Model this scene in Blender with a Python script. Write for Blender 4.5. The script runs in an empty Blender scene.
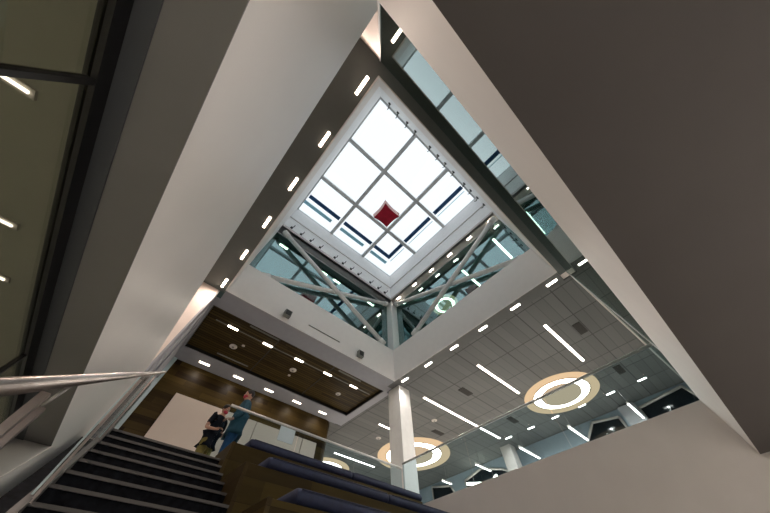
import bpy, bmesh, math, random
from mathutils import Vector, Matrix
random.seed(7)
C = bpy.context.scene.collection
ZO = 1.6            # eye height above the ground floor; heights below are written from eye level
PI = math.pi

# ------------------------------------------------------------------ materials
def new_mat(name):
    m = bpy.data.materials.new(name); m.use_nodes = True
    nt = m.node_tree
    for n in list(nt.nodes): nt.nodes.remove(n)
    out = nt.nodes.new('ShaderNodeOutputMaterial')
    return m, nt, out

def paint(name, col, rough=.6, metal=0, noise=.03, scale=6, bump=0, spec=.4):
    m, nt, out = new_mat(name)
    b = nt.nodes.new('ShaderNodeBsdfPrincipled')
    b.inputs['Roughness'].default_value = rough; b.inputs['Metallic'].default_value = metal
    b.inputs['Specular IOR Level'].default_value = spec
    tc = nt.nodes.new('ShaderNodeTexCoord'); n = nt.nodes.new('ShaderNodeTexNoise')
    n.inputs['Scale'].default_value = scale; n.inputs['Detail'].default_value = 4
    nt.links.new(tc.outputs['Object'], n.inputs['Vector'])
    r = nt.nodes.new('ShaderNodeValToRGB')
    lo = [max(0, c * (1 - noise)) for c in col]; hi = [min(1, c * (1 + noise)) for c in col]
    r.color_ramp.elements[0].color = (*lo, 1); r.color_ramp.elements[1].color = (*hi, 1)
    r.color_ramp.elements[0].position = .3; r.color_ramp.elements[1].position = .7
    nt.links.new(n.outputs['Fac'], r.inputs['Fac']); nt.links.new(r.outputs['Color'], b.inputs['Base Color'])
    if bump:
        bp = nt.nodes.new('ShaderNodeBump'); bp.inputs['Strength'].default_value = bump
        n2 = nt.nodes.new('ShaderNodeTexNoise'); n2.inputs['Scale'].default_value = scale * 12
        nt.links.new(tc.outputs['Object'], n2.inputs['Vector'])
        nt.links.new(n2.outputs['Fac'], bp.inputs['Height']); nt.links.new(bp.outputs['Normal'], b.inputs['Normal'])
    nt.links.new(b.outputs[0], out.inputs[0])
    return m

def glass(name, tint, ior=1.6, rough=0.0, refl=(1, 1, 1)):
    m, nt, out = new_mat(name)
    t = nt.nodes.new('ShaderNodeBsdfTransparent'); t.inputs[0].default_value = (*tint, 1)
    g = nt.nodes.new('ShaderNodeBsdfGlossy'); g.inputs['Color'].default_value = (*refl, 1); g.inputs['Roughness'].default_value = rough
    f = nt.nodes.new('ShaderNodeFresnel'); f.inputs['IOR'].default_value = ior
    # the same reflectance from both faces of the pane
    geo = nt.nodes.new('ShaderNodeNewGeometry'); mx = nt.nodes.new('ShaderNodeMixShader')
    mt = nt.nodes.new('ShaderNodeMix'); mt.data_type = 'FLOAT'
    mt.inputs[2].default_value = ior; mt.inputs[3].default_value = 1 / ior
    nt.links.new(geo.outputs['Backfacing'], mt.inputs[0]); nt.links.new(mt.outputs[0], f.inputs['IOR'])
    nt.links.new(f.outputs[0], mx.inputs[0]); nt.links.new(t.outputs[0], mx.inputs[1]); nt.links.new(g.outputs[0], mx.inputs[2])
    nt.links.new(mx.outputs[0], out.inputs[0])
    return m

def lamp(name, col, strength):
    m, nt, out = new_mat(name)
    e = nt.nodes.new('ShaderNodeEmission'); e.inputs[0].default_value = (*col, 1); e.inputs[1].default_value = strength
    nt.links.new(e.outputs[0], out.inputs[0])
    return m

def planks(name, dark, light, axis, width, length, gap=(.004, .003, .002), gapw=.06, rough=.45):
    """boards running along `axis` ('X' or 'Y' in world space), each with its own tone"""
    m, nt, out = new_mat(name)
    N = nt.nodes.new; L = nt.links.new
    g = N('ShaderNodeNewGeometry'); sep = N('ShaderNodeSeparateXYZ'); L(g.outputs['Position'], sep.inputs[0])
    along, across = axis
    def M(op, a, b=None):
        n = N('ShaderNodeMath'); n.operation = op
        for i, v in enumerate((a, b)):
            if v is None: continue
            if isinstance(v, (int, float)): n.inputs[i].default_value = v
            else: L(v, n.inputs[i])
        return n.outputs[0]
    u = M('DIVIDE', sep.outputs[along], length); v = M('DIVIDE', sep.outputs[across], width)
    vi = M('FLOOR', v)
    wn = N('ShaderNodeTexWhiteNoise'); wn.noise_dimensions = '1D'; L(vi, wn.inputs['W'])
    u2 = M('ADD', u, wn.outputs['Value']); ui = M('FLOOR', u2)
    cmb = N('ShaderNodeCombineXYZ'); L(ui, cmb.inputs[0]); L(vi, cmb.inputs[1])
    w2 = N('ShaderNodeTexWhiteNoise'); w2.noise_dimensions = '2D'; L(cmb.outputs[0], w2.inputs['Vector'])
    mp = N('ShaderNodeVectorMath'); mp.operation = 'MULTIPLY'; L(g.outputs['Position'], mp.inputs[0])
    s = [18, 18, 18]; s['XYZ'.index(along)] = 1.6; mp.inputs[1].default_value = s
    nz = N('ShaderNodeTexNoise'); nz.inputs['Scale'].default_value = 1; nz.inputs['Detail'].default_value = 3; L(mp.outputs[0], nz.inputs['Vector'])
    fac = M('ADD', M('MULTIPLY', w2.outputs['Value'], .65), M('MULTIPLY', nz.outputs['Fac'], .35))
    r = N('ShaderNodeValToRGB'); r.color_ramp.elements[0].color = (*dark, 1); r.color_ramp.elements[1].color = (*light, 1)
    r.color_ramp.elements[0].position = .15; r.color_ramp.elements[1].position = .9
    L(fac, r.inputs['Fac'])
    fr = M('FRACT', v); gp = M('LESS_THAN', fr, gapw)
    mx = N('ShaderNodeMix'); mx.data_type = 'RGBA'; L(gp, mx.inputs[0]); L(r.outputs[0], mx.inputs[6]); mx.inputs[7].default_value = (*gap, 1)
    b = N('ShaderNodeBsdfPrincipled'); b.inputs['Roughness'].default_value = rough; b.inputs['Specular IOR Level'].default_value = .12
    L(mx.outputs[2], b.inputs['Base Color']); L(b.outputs[0], out.inputs[0])
    return m

def tiles(name, base, seam, wx, wy, fx):
    """acoustic ceiling boards: strong cross seams, fine grooves"""
    m, nt, out = new_mat(name)
    N = nt.nodes.new; L = nt.links.new
    g = N('ShaderNodeNewGeometry'); sep = N('ShaderNodeSeparateXYZ'); L(g.outputs['Position'], sep.inputs[0])
    def M(op, a, b=None):
        n = N('ShaderNodeMath'); n.operation = op
        for i, v in enumerate((a, b)):
            if v is None: continue
            if isinstance(v, (int, float)): n.inputs[i].default_value = v
            else: L(v, n.inputs[i])
        return n.outputs[0]
    a = M('LESS_THAN', M('FRACT', M('DIVIDE', sep.outputs['X'], wx)), .035 / wx)
    b_ = M('LESS_THAN', M('FRACT', M('DIVIDE', sep.outputs['Y'], wy)), .03 / wy)
    c = M('MULTIPLY', M('LESS_THAN', M('FRACT', M('DIVIDE', sep.outputs['Y'], fx)), .09), .45)
    f = M('MAXIMUM', M('MAXIMUM', a, b_), c)
    ix = M('FLOOR', M('DIVIDE', sep.outputs['X'], wx)); iy = M('FLOOR', M('DIVIDE', sep.outputs['Y'], fx))
    cmb = N('ShaderNodeCombineXYZ'); L(ix, cmb.inputs[0]); L(iy, cmb.inputs[1])
    w2 = N('ShaderNodeTexWhiteNoise'); w2.noise_dimensions = '2D'; L(cmb.outputs[0], w2.inputs['Vector'])
    r = N('ShaderNodeValToRGB'); r.color_ramp.elements[0].color = (*[x * .9 for x in base], 1); r.color_ramp.elements[1].color = (*[x * 1.1 for x in base], 1)
    L(w2.outputs['Value'], r.inputs['Fac'])
    mx = N('ShaderNodeMix'); mx.data_type = 'RGBA'; L(f, mx.inputs[0]); L(r.outputs[0], mx.inputs[6]); mx.inputs[7].default_value = (*seam, 1)
    b = N('ShaderNodeBsdfPrincipled'); b.inputs['Roughness'].default_value = .8
    L(mx.outputs[2], b.inputs['Base Color']); L(b.outputs[0], out.inputs[0])
    return m

WHITE = paint('white_plaster', (.76, .72, .68), .62, noise=.02, scale=3)
CREAM = paint('cream_trim', (.80, .75, .70), .5)
FASCIA = paint('fascia_paint', (.93, .90, .87), .6, noise=.015)
PARAPET = paint('parapet_paint', (.78, .74, .71), .45, noise=.02, scale=1.5)
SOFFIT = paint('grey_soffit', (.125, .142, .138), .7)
SOFFIT_B = paint('blue_grey_soffit', (.33, .34, .375), .7)
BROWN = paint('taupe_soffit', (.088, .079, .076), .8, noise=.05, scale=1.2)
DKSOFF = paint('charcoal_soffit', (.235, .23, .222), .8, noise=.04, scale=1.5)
GREYWALL = paint('grey_wall', (.42, .42, .44), .7)
BLUEWALL = paint('blue_wall', (.30, .37, .42), .7)
PINKWALL = paint('warm_white_wall', (.74, .66, .61), .6)
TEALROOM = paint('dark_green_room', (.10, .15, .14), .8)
OLIVE = paint('olive_room', (.36, .36, .30), .8)
STEEL = paint('white_steel', (.88, .87, .85), .35)
WELL = paint('white_well', (.90, .90, .90), .5)
MULL = paint('mullion_grey', (.62, .64, .65), .45)
BLACKM = paint('black_metal', (.012, .012, .013), .35)
RAILM = paint('satin_rail', (.60, .59, .57), .35, metal=.4)
STAINLESS = paint('brushed_steel', (.42, .37, .35), .28, metal=.85, noise=.06, scale=30)
DARKSTEEL = paint('dull_steel', (.30, .29, .28), .4, metal=.6)
NAVY = paint('navy_blind', (.015, .075, .20), .5)
LBLUE = paint('pale_blue_slat', (.35, .70, .85), .5)
RED = paint('red_fabric', (.50, .006, .035), .7, noise=.12, scale=8, bump=.2)
PINKE = paint('pale_pink_fabric', (.75, .45, .42), .7)
STONE = paint('dark_stair_stone', (.008, .009, .012), .6, noise=.5, scale=14, spec=.04)
NOSE = paint('grey_nosing', (.10, .095, .092), .5)
CUSH = paint('navy_cushion', (.020, .028, .070), .65, noise=.15, scale=20, bump=.15)
CARPET = paint('pale_floor_tiles', (.66, .64, .62), .95, noise=.2, scale=30)
FLOORW = paint('pale_floor', (.70, .68, .66), .5, noise=.05)
VENT = paint('vent_dark', (.035, .033, .03), .6)
GREYFIX = paint('grey_fixture', (.22, .23, .21), .5)
TRIMW = paint('white_trim', (.62, .58, .55), .45)
PANELW = paint('white_board', (.72, .62, .55), .5, noise=.01)
TAN = paint('tan_cove', (.62, .48, .33), .7)
TANG = paint('tan_centre', (.55, .48, .36), .7)
NOTICE = paint('notice_paper', (.55, .66, .70), .7)
SKIN = paint('skin', (.42, .24, .17), .5, noise=.05)
HAIR = paint('dark_hair', (.014, .010, .009), .6)
TEE = paint('black_shirt', (.006, .009, .015), .9, spec=.1)
JACKET = paint('teal_shirt', (.03, .085, .12), .9, noise=.15, scale=15)
JEANS = paint('blue_jeans', (.015, .065, .16), .85, noise=.2, scale=25)
KHAKI = paint('olive_trousers', (.14, .12, .03), .85, noise=.2, scale=20)
MASKR = paint('red_face_mask', (.38, .03, .06), .7)
SHOE = paint('dark_shoe', (.02, .02, .02), .5)
EYEW = paint('eye_white', (.7, .7, .7), .3)
PLANT = None
WOODC = planks('slatted_wood_ceiling', (.028, .018, .005), (.085, .058, .018), ('X', 'Y'), .11, 2.2, gapw=.22)
WOODW = planks('wood_plank_wall', (.014, .007, .003), (.080, .052, .014), ('X', 'Z'), .17, 1.7, gapw=.02)
WOODB = planks('bench_wood', (.030, .020, .006), (.080, .056, .014), ('X', 'Z'), .24, 2.6, gapw=.01)
WOODS = planks('bench_side_wood', (.040, .026, .010), (.075, .052, .018), ('Y', 'Z'), .24, 1.6, gapw=.01)
EDGEC = paint('grey_ceiling_margin', (.145, .15, .146), .8)
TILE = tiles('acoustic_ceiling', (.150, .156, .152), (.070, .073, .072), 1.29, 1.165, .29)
G_SKY = glass('clear_skylight_glass', (.93, .95, .96), 1.3)
G_L3 = glass('green_glass', (.55, .74, .70), 2.7, refl=(.76, .96, 1.0))
G_L2 = glass('green_side_glass', (.25, .38, .35), 3.4, refl=(.86, .98, .96))
G_RAIL = glass('guard_glass', (.80, .88, .91), 1.05)
G_STAIR = glass('stair_glass', (.93, .96, .96), 1.06)
REVEAL = paint('dark_reveal', (.085, .092, .10), .7)
G_OFF = glass('office_glass', (.62, .62, .56), 1.7)
G_DARK = glass('dark_window_glass', (.10, .13, .15), 1.5)
G_EDGE = paint('polished_glass_edge', (.55, .68, .72), .25)
L_WARM = lamp('warm_strip_lamp', (1, .74, .58), 18)
L_STRIP = lamp('strip_lamp', (1, .90, .80), 14)
L_LONG = lamp('long_strip_lamp', (1, .90, .80), 9)
L_RING = lamp('ring_lamp', (1, .88, .74), 10)
L_WOOD = lamp('warm_ceiling_strip', (1, .85, .68), 10)
L_OFF = lamp('office_strip', (1, .88, .78), 6)
COVE_LIT = lamp('ring_cove_painted_light', (1, .70, .42), .58)  # cove lit by the ring, painted as weak emission; no lamp itself
CENTRE_LIT = lamp('ring_centre_painted_light', (1, .76, .50), .42)  # ring light received by the centre disc, put in as emission
L_FILL = lamp('added_fill_panel', (1, .92, .85), 13)  # for the unseen fill panels added to brighten the rooms
L_KERB = lamp('kerb_lamp', (1, .86, .74), 14)
L_L3 = lamp('upper_floor_lamp', (1, .93, .78), 9)

# ------------------------------------------------------------------ mesh builder
ORG = {}
class MB:
    def __init__(s): s.v = []; s.f = []; s.smooth = []
    def add(s, vs, fs, smooth=False):
        o = len(s.v); s.v += [Vector(v) for v in vs]
        for f in fs: s.f.append([i + o for i in f]); s.smooth.append(smooth)
        return s
    def box(s, x0, x1, y0, y1, z0, z1):
        x0, x1 = sorted((x0, x1)); y0, y1 = sorted((y0, y1)); z0, z1 = sorted((z0, z1))
        return s.add([(x0, y0, z0), (x1, y0, z0), (x1, y1, z0), (x0, y1, z0), (x0, y0, z1), (x1, y0, z1), (x1, y1, z1), (x0, y1, z1)],
                     [(0, 3, 2, 1), (4, 5, 6, 7), (0, 1, 5, 4), (1, 2, 6, 5), (2, 3, 7, 6), (3, 0, 4, 7)])
    def prism(s, poly, axis, a, b):
        """poly: 2-D points; axis 'x' -> (y,z), 'y' -> (x,z), 'z' -> (x,y)"""
        def P(p, t):
            return {'x': (t, p[0], p[1]), 'y': (p[0], t, p[1]), 'z': (p[0], p[1], t)}[axis]
        n = len(poly); vs = [P(p, a) for p in poly] + [P(p, b) for p in poly]
        fs = [tuple(range(n))[::-1], tuple(range(n, 2 * n))] + [(i, (i + 1) % n, n + (i + 1) % n, n + i) for i in range(n)]
        return s.add(vs, fs)
    def tube(s, pts, r, seg=14, caps=True):
        pts = [Vector(p) for p in pts]; rings = []
        rr = r if isinstance(r, (list, tuple)) else [r] * len(pts)
        for i, p in enumerate(pts):
            t = (pts[min(i + 1, len(pts) - 1)] - pts[max(i - 1, 0)]).normalized()
            up = Vector((0, 0, 1)) if abs(t.z) < .95 else Vector((1, 0, 0))
            a = t.cross(up).normalized(); b = t.cross(a)
            rings.append([p + (a * math.cos(2 * PI * k / seg) + b * math.sin(2 * PI * k / seg)) * rr[i] for k in range(seg)])
        vs = [v for r_ in rings for v in r_]; fs = []
        for i in range(len(pts) - 1):
            for k in range(seg):
                fs.append((i * seg + k, i * seg + (k + 1) % seg, (i + 1) * seg + (k + 1) % seg, (i + 1) * seg + k))
        s.add(vs, fs, True)
        if caps:
            n = len(vs); o = len(s.v) - n
            s.f.append([o + k for k in range(seg)][::-1]); s.smooth.append(False)
            s.f.append([o + n - seg + k for k in range(seg)]); s.smooth.append(False)
        return s
    def lathe(s, cx, cy, prof, seg=72, closed=True):
        """prof: list of (r,z), closed loop revolved about the vertical through (cx,cy)"""
        n = len(prof); vs = []
        for k in range(seg):
            a = 2 * PI * k / seg
            for r, z in prof: vs.append((cx + r * math.cos(a), cy + r * math.sin(a), z))
        fs = []
        for k in range(seg):
            for i in range(n if closed else n - 1):
                j = (i + 1) % n; k2 = (k + 1) % seg
                fs.append((k * n + i, k2 * n + i, k2 * n + j, k * n + j))
        return s.add(vs, fs, True)
    def ell(s, c, r, seg=20, rings=12, rot=None):
        c = Vector(c); vs = []; fs = []
        for i in range(rings + 1):
            th = PI * i / rings
            for k in range(seg):
                ph = 2 * PI * k / seg
                v = Vector((r[0] * math.sin(th) * math.cos(ph), r[1] * math.sin(th) * math.sin(ph), r[2] * math.cos(th)))
                if rot is not None: v = rot @ v
                vs.append(c + v)
        for i in range(rings):
            for k in range(seg):
                fs.append((i * seg + k, (i + 1) * seg + k, (i + 1) * seg + (k + 1) % seg, i * seg + (k + 1) % seg))
        return s.add(vs, fs, True)
    def rcush(s, x0, x1, y0, y1, z0, z1, r, seg=5, n=1):
        """cushion running along x with rounded long edges and soft ends"""
        prof = []
        for cx, cz, a0 in ((y1 - r, z1 - r, 0), (y0 + r, z1 - r, 90), (y0 + r, z0 + r, 180), (y1 - r, z0 + r, 270)):
            for k in range(seg + 1):
                a = math.radians(a0 + 90 * k / seg); prof.append((cx + r * math.cos(a), cz + r * math.sin(a)))
        cy = (y0 + y1) / 2; cz = (z0 + z1) / 2; m = len(prof); vs = []; fs = []
        st = [(x0, .84), (x0 + .008, .93), (x0 + .022, .985), (x0 + .05, 1), (x1 - .05, 1), (x1 - .022, .985), (x1 - .008, .93), (x1, .84)]
        for x, k in st:
            for y, z in prof:
                dy = (y - cy); dz = (z - cz); ey = 1 - (1 - k) * .25
                vs.append((x, cy + dy * ey, cz + dz * k))
        for i in range(len(st) - 1):
            for j in range(m): fs.append((i * m + j, (i + 1) * m + j, (i + 1) * m + (j + 1) % m, i * m + (j + 1) % m))
        fs.append(tuple(range(m))); fs.append(tuple(range((len(st) - 1) * m, len(st) * m))[::-1])
        return s.add(vs, fs, True)
    def build(s, name, mat, parent=None, loc=None, bevel=0):
        if parent is not None: o0 = ORG[parent]
        elif loc is not None: o0 = Vector(loc) + Vector((0, 0, ZO))
        else:
            xs = [v.x for v in s.v]; ys = [v.y for v in s.v]; zs = [v.z for v in s.v]
            o0 = Vector(((min(xs) + max(xs)) / 2, (min(ys) + max(ys)) / 2, min(zs) + ZO))
        me = bpy.data.meshes.new(name)
        me.from_pydata([(v.x - o0.x, v.y - o0.y, v.z + ZO - o0.z) for v in s.v], [], s.f)
        for p, sm in zip(me.polygons, s.smooth): p.use_smooth = sm
        bm = bmesh.new(); bm.from_mesh(me); bmesh.ops.recalc_face_normals(bm, faces=bm.faces); bm.to_mesh(me); bm.free()
        me.materials.append(mat)
        o = bpy.data.objects.new(name, me); C.objects.link(o)
        if parent is not None: o.parent = parent; ORG[o] = ORG[parent]
        else: o.location = o0; ORG[o] = o0
        if bevel:
            md = o.modifiers.new('edge', 'BEVEL'); md.width = bevel; md.segments = 2; md.limit_method = 'ANGLE'
        return o

def tag(o, label, cat, group=None, kind=None):
    if label: o['label'] = label
    if cat: o['category'] = cat
    if group: o['group'] = group
    if kind: o['kind'] = kind
    return o
def thing(name, loc, label, cat, group=None):
    o = bpy.data.objects.new(name, None); C.objects.link(o); o.empty_display_size = .2
    w = Vector(loc) + Vector((0, 0, ZO)); o.location = w; ORG[o] = w
    return tag(o, label, cat, group)
def struct(name, mb, mat, label=None, parent=None):
    o = mb.build(name, mat, parent)
    if parent is None:
        o['kind'] = 'structure'; o['category'] = name.split('_')[0]
        if label: o['label'] = label
    return o
def dup(root, loc, label, group=None):
    r = root.copy(); C.objects.link(r); r.location = Vector(loc) + Vector((0, 0, ZO)); r['label'] = label
    if group: r['group'] = group
    for ch in list(root.children):
        c = ch.copy(); C.objects.link(c); c.parent = r
        for g in ch.children:
            d = g.copy(); C.objects.link(d); d.parent = c
    return r
B = lambda *a: MB().box(*a)
ORD = ['first', 'second', 'third', 'fourth', 'fifth', 'sixth', 'seventh', 'eighth', 'ninth', 'tenth', 'eleventh', 'twelfth']

H = 5.35      # second-floor ceiling above eye level
F2 = 1.82     # second-floor finished floor
XL, XR, YN, YF = -.43, 5.93, -.42, 5.98       # the light shaft in plan
ZF = 6.69     # top of the white fascia bands
ZT = 9.85     # underside of the skylight kerb
ZG = 12.0     # glazing plane

# ------------------------------------------------------------------ ground floor and enclosure
struct('floor', B(-4.2, 14.8, -9, 16.6, -1.75, -1.6), CARPET, 'pale ground floor under the stairs and benches')
struct('wall_left', B(-4.2, -4.05, -9, 16.4, -1.6, 12.2), OLIVE, 'olive back wall of the glazed room left of the stairs')
struct('wall_near', B(-4.2, 14.8, -9.15, -9, -1.6, 12.2), GREYWALL, 'grey ground floor wall behind the viewer')
# second-floor plates
struct('floor', B(XR + .16, 14.5, -1.3, 16.2, 1.35, F2), FLOORW, 'second floor plate right of the atrium')
struct('floor', B(-.50, XR + .16, 6.0, 16.2, 1.35, F2), FLOORW, 'second floor landing at the top of the stairs')
# right low wall (atrium edge, ground to kerb height)
struct('wall_right', MB().box(XR, XR + .16, YN, 6.0, -1.6, 1.96), WHITE, 'pale low wall below the right guard rail')
# near-right slab: pale fascia, taupe underside
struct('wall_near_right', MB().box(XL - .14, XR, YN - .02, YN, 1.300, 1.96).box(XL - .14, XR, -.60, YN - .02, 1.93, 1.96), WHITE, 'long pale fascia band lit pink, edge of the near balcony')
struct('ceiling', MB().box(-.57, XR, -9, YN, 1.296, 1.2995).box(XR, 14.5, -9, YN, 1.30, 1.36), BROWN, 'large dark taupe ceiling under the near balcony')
struct('floor', B(-4.05, 14.5, -9, -.66, 1.45, 1.90), FLOORW, 'second floor plate behind the near glass')
struct('wall_right', B(XR, XR + .16, -9, YN, -1.6, 1.296), WHITE, 'ground floor wall continuing under the near balcony')
# left side: parapet band, charcoal underside, glazed room
XP = -.57
struct('wall_parapet_left', MB().box(XP - .16, XP, -.605, 6.10, 1.18, 3.0).box(XP - .16, XP, -9, -.605, 1.36, 1.9), PARAPET, 'broad pale parapet band of the left balcony')
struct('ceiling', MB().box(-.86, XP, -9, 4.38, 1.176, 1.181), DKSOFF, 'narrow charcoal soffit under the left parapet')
struct('ceiling', B(-4.05, -.86, -9, 6.1, 1.4, 1.55), OLIVE, 'ceiling of the glazed room left of the stairs')
struct('floor', B(-4.05, XP - .16, -9, 6.1, 1.6, F2), FLOORW, 'left balcony floor behind the parapet')
# wall under the parapet beyond the glazing, with the sloping sill that follows the stairs
def sl(y): return 1.18 + .55 * (y - 4.38)
struct('wall_stair_side', MB().prism([(4.38, 1.18), (6.1, 1.18), (6.1, -1.6), (-2, -1.6), (-2, sl(-.7) - .02), (-.7, sl(-.7))], 'x', -.86, XP), PARAPET, 'pale sloping wall beside the stairs')
struct('trim_sill', MB().prism([(-.7, sl(-.7)), (4.38, 1.18), (4.38, 1.195), (-.7, sl(-.7) + .015)], 'x', -.855, XP + .006), TRIMW, 'thin edge along the sloping wall')
# office glazing on the left
win = struct('window_1', MB().box(-.90, -.855, -9, 4.38, 1.11, 1.18), BLACKM, 'black framed glazed wall left of the stairs')
MB().box(-.885, -.875, -9, 4.38, -1.6, 1.11).build('glass_pane', G_OFF, win)
for y in (-3.4, -1.4, .63, 2.66, 4.33):
    MB().box(-.885, -.860, y - .011, y + .011, -1.6, 1.11).build('mullion', BLACKM, win)
struct('trim_shadow_gap', B(-.855, -.785, -9, 4.38, 1.168, 1.176), REVEAL, 'grey reveal beside the black window frame')

# ------------------------------------------------------------------ second floor: soffits, fascias, ceilings
struct('wall_shaft_left', MB().box(XL - .02, XL, YN, YF, H, 6.95).box(-4.05, XL - .02, -.6, 6.1, H + .03, 6.9), CREAM, 'cream band on the left of the light shaft')
struct('wall_shaft_near', MB().box(XL, XR, YN - .02, YN, H, 6.95).box(XL, XR + .4, -.62, YN - .02, H + .03, 6.9), CREAM, 'cream band on the near side of the light shaft')
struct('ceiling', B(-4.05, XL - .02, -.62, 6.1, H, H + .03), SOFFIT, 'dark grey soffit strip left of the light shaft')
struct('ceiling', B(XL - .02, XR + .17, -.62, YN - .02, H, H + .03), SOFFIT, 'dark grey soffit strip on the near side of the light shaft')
fb = struct('wall_fascia_back', MB().box(XL, XR + .02, YF, YF + .02, H, ZF).box(XL, XR + .42, YF + .02, YF + .42, H + .03, ZF), FASCIA, 'cream fascia band above the wooden ceiling')
struct('wall_fascia_right', MB().box(XR, XR + .02, YN, YF, H + .001, ZF).box(XR + .02, XR + .42, YN, YF, H + .03, ZF), FASCIA, 'cream fascia band above the grey ceiling')
struct('ceiling', B(XR + .02, XR + .42, YN, YF + .42, H, H + .03), EDGEC, 'plain grey ceiling margin under the right fascia')
# blue-grey bulkheads round the wood ceiling
struct('ceiling', MB().box(XL, XR + .02, YF + .02, YF + .42, H, H + .03).box(XP, 6.2, YF + .42, 6.72, H, H + .03).box(XP, XP + .09, 6.72, 9.1, H, H + .03).box(6.05, 6.35, 6.72, 9.82, H, H + .03).box(XP, 6.05, 9.05, 9.85, H, H + .03),
       SOFFIT_B, 'blue-grey plaster bulkhead framing the wooden ceiling')
struct('ceiling', B(XP + .09, 6.05, 6.72, 9.05, H + .12, H + .16), WOODC, 'dark slatted wood ceiling panel')
struct('trim_recess', MB().box(XP + .09, XP + .10, 6.72, 9.05, H + .03, H + .12).box(6.04, 6.05, 6.72, 9.05, H + .03, H + .12).box(XP + .09, 6.05, 6.72, 6.73, H + .03, H + .12).box(XP + .09, 6.05, 9.04, 9.05, H + .03, H + .12), BLACKM, 'black recess edge around the wooden ceiling')
struct('trim_joint', MB().box(1.70, 1.74, 6.73, 9.04, H + .112, H + .12).box(3.86, 3.90, 6.73, 9.04, H + .112, H + .12), BLACKM, 'dark joints across the wooden ceiling')
struct('trim_light_slot', B(-.2, 5.9, 7.365, 7.395, H + .105, H + .12), GREYFIX, 'grey slot line joining the lights in the wooden ceiling')
# grey acoustic ceiling, right room
struct('ceiling', MB().prism([(6.35, -.66), (14.3, -1.19), (14.3, 16.1), (6.35, 16.1)], 'z', H, H + .05), TILE, 'grey acoustic board ceiling with long strip lights')
struct('ceiling', B(-.5, 6.36, 9.85, 16.1, H, H + .05), TILE, 'grey board ceiling behind the wood wall')
struct('wall_right_far', B(14.3, 14.45, -3, 16.1, F2, H), BLUEWALL, 'far bluish wall of the right room')
struct('wall_back_far', B(-.5, 14.45, 16.1, 16.25, F2, H), BLUEWALL, 'far back bluish wall')
struct('wall_pink_back', B(-4.05, XP - .02, 6.10, 6.25, F2, H), PINKWALL, 'warm lit end wall of the left balcony')
struct('wall_pink_near', MB().box(-4.05, XP - .02, -.66, -.615, F2, H), PINKWALL, 'warm lit near end wall of the left balcony')
struct('wall_landing_left', MB().box(XP - .02, XP + .02, 6.1, 9.8, F2, H).box(XP + .02, XP + .05, 6.5, 6.62, F2, 4.9).box(XP + .02, XP + .05, 7.5, 7.62, F2, 4.9).box(XP + .02, XP + .05, 6.5, 7.62, 4.9, 5.02), SOFFIT_B, 'blue-grey side wall of the landing')
struct('wall_wood', MB().box(-.43, 5.6, 9.82, 9.98, F2, H).add(
    [(5.6, 9.82, F2), (5.6, 9.82, H)] + [(5.6 + .45 * math.sin(a), 9.82 + .0 + .95 * (1 - math.cos(a)) * 1.0, z) for a in [PI / 12 * k for k in range(1, 7)] for z in (F2, H)],
    [(2 * k, 2 * k + 2, 2 * k + 3, 2 * k + 1) for k in range(6)]), WOODW, 'dark wood plank wall behind the landing')
struct('trim_corner', B(-.58, -.43, 9.76, 9.98, F2, H), G_EDGE, 'pale corner trim at the left end of the wood wall')
brd = thing('white_wall_panel', (2.7, 9.78, F2), 'large plain white panel wall set into the dark wood wall behind the two people', 'panel')
for a, b in ((.18, 2.85), (2.87, 4.68), (4.70, 5.30)):
    MB().box(a, b, 9.74, 9.82, F2 + .01, 4.41).build('panel_section', PANELW, brd, bevel=.004)

# near glass of the second floor and its angled run beside the right room
gn = struct('window_2', MB().box(XP, XP + .02, -.63, -.60, 1.96, H).box(XR + .15, XR + .19, -.64, -.60, 1.96, H), MULL, 'full height green glass wall above the near fascia band')
MB().box(XP + .02, XR + .15, -.625, -.61, 1.96, H).build('glass_pane', G_L2, gn)
gw = struct('window_3', MB().prism([(6.12, -.60), (14.3, -1.14), (14.3, -1.20), (6.12, -.66)], 'z', H - .10, H), TRIMW, 'angled glass wall with a white head trim on the near side of the right room')
MB().prism([(6.12, -.625), (14.3, -1.165), (14.3, -1.175), (6.12, -.635)], 'z', F2, H - .10).build('glass_pane', G_L2, gw)
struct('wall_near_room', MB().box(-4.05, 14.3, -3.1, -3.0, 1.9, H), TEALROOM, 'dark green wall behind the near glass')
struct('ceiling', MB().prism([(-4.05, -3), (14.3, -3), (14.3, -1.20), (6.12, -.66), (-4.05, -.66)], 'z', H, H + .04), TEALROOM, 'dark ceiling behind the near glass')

# ------------------------------------------------------------------ third floor behind green glass
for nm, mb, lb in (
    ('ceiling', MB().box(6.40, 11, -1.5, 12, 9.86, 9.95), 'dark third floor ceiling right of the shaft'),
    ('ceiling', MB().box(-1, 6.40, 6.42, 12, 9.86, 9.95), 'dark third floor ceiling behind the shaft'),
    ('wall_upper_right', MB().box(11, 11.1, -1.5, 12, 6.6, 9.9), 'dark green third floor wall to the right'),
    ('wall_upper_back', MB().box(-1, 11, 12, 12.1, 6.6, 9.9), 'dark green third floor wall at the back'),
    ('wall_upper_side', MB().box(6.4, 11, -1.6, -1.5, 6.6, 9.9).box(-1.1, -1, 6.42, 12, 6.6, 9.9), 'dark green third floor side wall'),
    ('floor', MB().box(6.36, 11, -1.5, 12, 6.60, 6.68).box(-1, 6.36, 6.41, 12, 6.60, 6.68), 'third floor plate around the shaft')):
    struct(nm, mb, TEALROOM, lb)
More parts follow.
